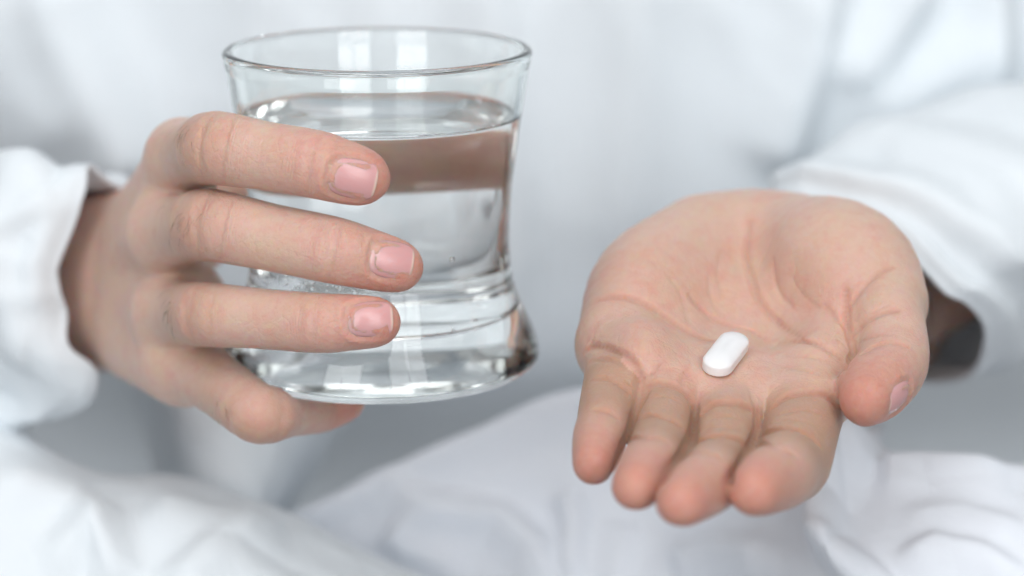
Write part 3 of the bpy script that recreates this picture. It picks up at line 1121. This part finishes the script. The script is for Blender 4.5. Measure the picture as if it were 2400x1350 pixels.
# the sheet over the lap
sheet = patch('bed_sheet', [
    [(380, 1420, 150), (600, 1370, 150), (820, 1290, 155), (1100, 1200, 160), (1340, 1110, 160), (1600, 1080, 160), (1900, 1100, 150), (2150, 1180, 120), (2500, 1230, 100)],
    [(380, 1330, 112), (600, 1242, 108), (820, 1142, 105), (1100, 1014, 105), (1340, 920, 105), (1600, 915, 100), (1900, 990, 85), (2150, 1080, 45), (2500, 1095, 30)],
    [(380, 1400, 106), (600, 1330, 102), (820, 1240, 98), (1100, 1130, 97), (1340, 1060, 95), (1600, 1060, 88), (1900, 1110, 35), (2150, 1150, 12), (2500, 1160, 5)],
    [(380, 1520, 96), (600, 1470, 92), (820, 1410, 88), (1100, 1350, 84), (1340, 1320, 76), (1600, 1310, 60), (1900, 1320, -5), (2150, 1330, -20), (2500, 1330, -25)],
    [(380, 1750, 50), (600, 1750, 46), (820, 1750, 42), (1100, 1750, 36), (1340, 1750, 26), (1600, 1750, 8), (1900, 1700, -30), (2150, 1700, -40), (2500, 1700, -45)]],
    [([(880, 1110), (1020, 1180), (1180, 1200), (1270, 1280), (1300, 1420)], 9, 26, 70),
     ([(900, 1230), (960, 1290), (1120, 1360)], 6, 60, 34),
     ([(1330, 1130), (1350, 1230), (1340, 1400)], 6, 30, 34),
     ([(1480, 1220), (1460, 1300), (1440, 1400)], 4, 30, 60),
     ([(2030, 1020), (2000, 1100), (1940, 1210), (1960, 1300), (2060, 1420)], 17, 34, 24),
     ([(2040, 1110), (2150, 1108), (2420, 1120)], 6, 20, 45),
     ([(2060, 1140), (2200, 1165), (2430, 1150)], 1.2, 16, 30),
     ([(2090, 1215), (2250, 1205), (2430, 1250)], 2.0, 20, 44),
     ([(2080, 1330), (2190, 1280), (2300, 1300), (2430, 1370)], 3.6, 22, 46),
     ([(1940, 1290), (2040, 1330), (2140, 1420)], 3.0, 14, 40),
     ([(1560, 1330), (1700, 1290), (1850, 1300)], 6, 40, 50)],
    SHEET, None, nu=34, nv=44, crum=0.45, noise=0.7, seed=21)
sheet['label'] = 'white cotton bed sheet rumpled over the lap below the hands'
sheet['category'] = 'bed sheet'

# ================================================================== glass of water
NS = 192


def zr(py, hw):
    p = P(890 + hw, py, 0.0)
    return (p[0], p[2])


out_prof = [zr(*q) for q in ((150, 352), (200, 344), (270, 333), (350, 322), (427, 311), (500, 305.5), (560, 303.5), (610, 307),
                             (650, 313), (687, 323), (713, 333), (740, 346), (763, 357), (790, 367), (812, 371.5), (828, 372))]
out_prof = [tuple(q) for q in catmull(np.array(out_prof), 4)]
zt = zr(123, 357)
rimc = (zt[0] - 1.4, zt[1] - 0.2)
rim = [(rimc[0] + 1.55 * math.cos(a), rimc[1] + 1.55 * math.sin(a)) for a in np.radians(np.linspace(175, -25, 11))]
foot = [(43.6, 1.9), (43.0, 1.0), (42.2, 0.45), (41.0, 0.1), (39.5, 0.0), (37.5, 0.25), (34, 0.9), (25, 1.5), (12, 1.8), (0.0, 1.9)]
# inner wall runs parallel to the outer one down to the thick floor
ins = [(r - (1.9 + 1.4 * max(0.0, (40 - z)) / 40), z) for r, z in out_prof if z > 17.0]
zf = 14.2
floor_in = [(36.4, 18.2), (36.3, 17.0), (35.7, 15.9), (34.4, 15.1), (32, 14.7), (24, 14.4), (12, 14.2), (0.0, 14.2)]
ins = [p for p in ins if p[1] > 19.5]
WZ = zr(266, 333)[1]


def lathe(profile, n=NS):
    V, F = [], []
    ringix = []
    for r, z in profile:
        if r < 1e-6:
            ringix.append([len(V)])
            V.append((0, 0, z))
        else:
            ringix.append(list(range(len(V), len(V) + n)))
            for k in range(n):
                a = 2 * math.pi * k / n
                V.append((r * math.cos(a), r * math.sin(a), z))
    for a, b in zip(ringix, ringix[1:]):
        for k in range(n):
            k2 = (k + 1) % n
            if len(a) == 1:
                F.append((a[0], b[k2], b[k]))
            elif len(b) == 1:
                F.append((a[k], a[k2], b[0]))
            else:
                F.append((a[k], a[k2], b[k2], b[k]))
    return V, F


dry = [p for p in ins if p[1] > WZ + 0.7]
edge = np.interp(WZ + 0.7, [p[1] for p in ins][::-1], [p[0] for p in ins][::-1])
wet = [p for p in ins if p[1] < WZ - 0.2]
edge_pt = (float(edge), WZ + 0.7)
# glass shell: wet line -> up the inside -> over the lip -> down the outside -> under the foot
shell = [edge_pt] + dry[::-1] + rim + out_prof + foot
V, F = lathe(shell)
gl = new_mesh('drinking_glass', V, [f[::-1] for f in F], GLASS)
gl['label'] = 'clear waisted tumbler with a heavy flared base, gripped by the hand'
gl['category'] = 'glass'
# water: closed body, its sides are the inside of the glass
men = [(edge_pt[0] - 0.35, WZ + 0.36), (edge_pt[0] - 0.9, WZ + 0.16), (edge_pt[0] - 1.7, WZ + 0.05), (edge_pt[0] - 3, WZ), (20, WZ), (0.0, WZ)]
wsd = [(0.0, floor_in[-1][1])] + floor_in[::-1][1:] + wet[::-1] + [edge_pt]
nside = (len(wsd) - 1) * NS
V, F = lathe(wsd + men)
wat = new_mesh('water', V, F, [WATER_TOP, WATER_SIDE])
mi = np.zeros(len(wat.data.polygons), np.int32)
mi[:nside] = 1
wat.data.polygons.foreach_set('material_index', mi)
wat['label'] = 'still clear water filling most of the tumbler'
wat['category'] = 'water'


def ico(r, squash=1.0, sub=3):
    import bmesh
    bm = bmesh.new()
    bmesh.ops.create_icosphere(bm, subdivisions=sub, radius=r)
    for v in bm.verts:
        v.co.z *= squash
    V = np.array([v.co[:] for v in bm.verts])
    F = [[v.index for v in f.verts] for f in bm.faces]
    bm.free()
    return V, F


def r_in(z):
    pts = sorted(ins + floor_in, key=lambda p: p[1])
    return float(np.interp(z, [p[1] for p in pts], [p[0] for p in pts]))


def r_out(z):
    pts = sorted(out_prof, key=lambda p: p[1])
    return float(np.interp(z, [p[1] for p in pts], [p[0] for p in pts]))


for bx, by, br in ((902, 402, 0.95), (1052, 622, 0.8), (1106, 774, 0.6), (1056, 786, 0.5), (1190, 388, 0.6)):
    z0 = P(bx, by, -34)[2]
    x0 = P(bx, by, -34)[0]
    rr_ = r_in(z0) - br - 0.25
    x0 = max(-rr_ + .1, min(rr_ - .1, x0))
    q = np.array([x0, -math.sqrt(rr_ ** 2 - x0 ** 2), z0])
    V, F = ico(br)
    o = new_mesh('bubble', V + q, F, BUBBLE, wat)

# condensation left where the fingers warm the glass
VV, FF = [], []
rd = np.random.default_rng(4)
for _ in range(150):
    bx, by = rd.uniform(585, 850), rd.uniform(615, 690)
    p = P(bx, by, -30)
    r_ = r_out(p[2])
    th = math.asin(max(-.98, min(.98, p[0] / r_)))
    s_ = rd.choice([.22, .3, .42, .62], p=[.4, .35, .18, .07])
    V, F = ico(s_, sub=2)
    q = np.array([(r_ - .1 * s_) * math.sin(th), -(r_ - .1 * s_) * math.cos(th), p[2]])
    off_ = sum(len(v) for v in VV)
    FF += [[k + off_ for k in f] for f in F]
    VV.append(V * np.array([1, .8, rd.uniform(.7, 1.2)]) + q)
o = new_mesh('condensation', np.vstack(VV), FF, DROP, gl)
o['kind'] = 'stuff'

# ================================================================== pill
pc = handB.hit(1699, 845)
pn = norm(handB.grad(pc[None], 4.0)[0])
pe = handB.hit(1748, 800)
ax = pe - pc
ax = norm(ax - pn * (ax @ pn))
sx = np.cross(pn, ax)
half, rad = 5.3, 3.95
prof = [(0.0, 2.65), (.35, 2.58), (.62, 2.32), (.82, 1.9), (.93, 1.5), (.975, 1.27), (.995, 1.12), (1.0, 0.98), (1.0, -0.98), (.995, -1.12), (.955, -1.35), (.8, -1.9), (.5, -2.35), (0.0, -2.55)]
NP = 64
V, F = [], []
for k, (f_, z_) in enumerate(prof):
    for i in range(NP):
        a = 2 * math.pi * i / NP
        cx, cyy = math.cos(a), math.sin(a)
        x = (half if cx > 0 else -half) + rad * f_ * cx if abs(cx) > 1e-6 else half * 0
        # stadium outline shrunk by f_, the straight run kept
        x = math.copysign(half, cx) * (0.35 + 0.65 * f_ if f_ < .9 else 1) + rad * f_ * cx
        yv = rad * f_ * cyy
        V.append((x, yv, z_))
V = np.array(V)
for k in range(len(prof) - 1):
    for i in range(NP):
        i2 = (i + 1) % NP
        F.append([k * NP + i, (k + 1) * NP + i, (k + 1) * NP + i2, k * NP + i2])
F.append(list(range(NP)))
F.append([(len(prof) - 1) * NP + i for i in range(NP)][::-1])
lift = 2.0
W3 = pc + pn * lift + V[:, :1] * ax + V[:, 1:2] * sx + V[:, 2:] * pn
pl = new_mesh('pill', W3, F, PILL)
pl['label'] = 'white oblong tablet lying in the open palm'
pl['category'] = 'pill'
print('verts', len(Vall))
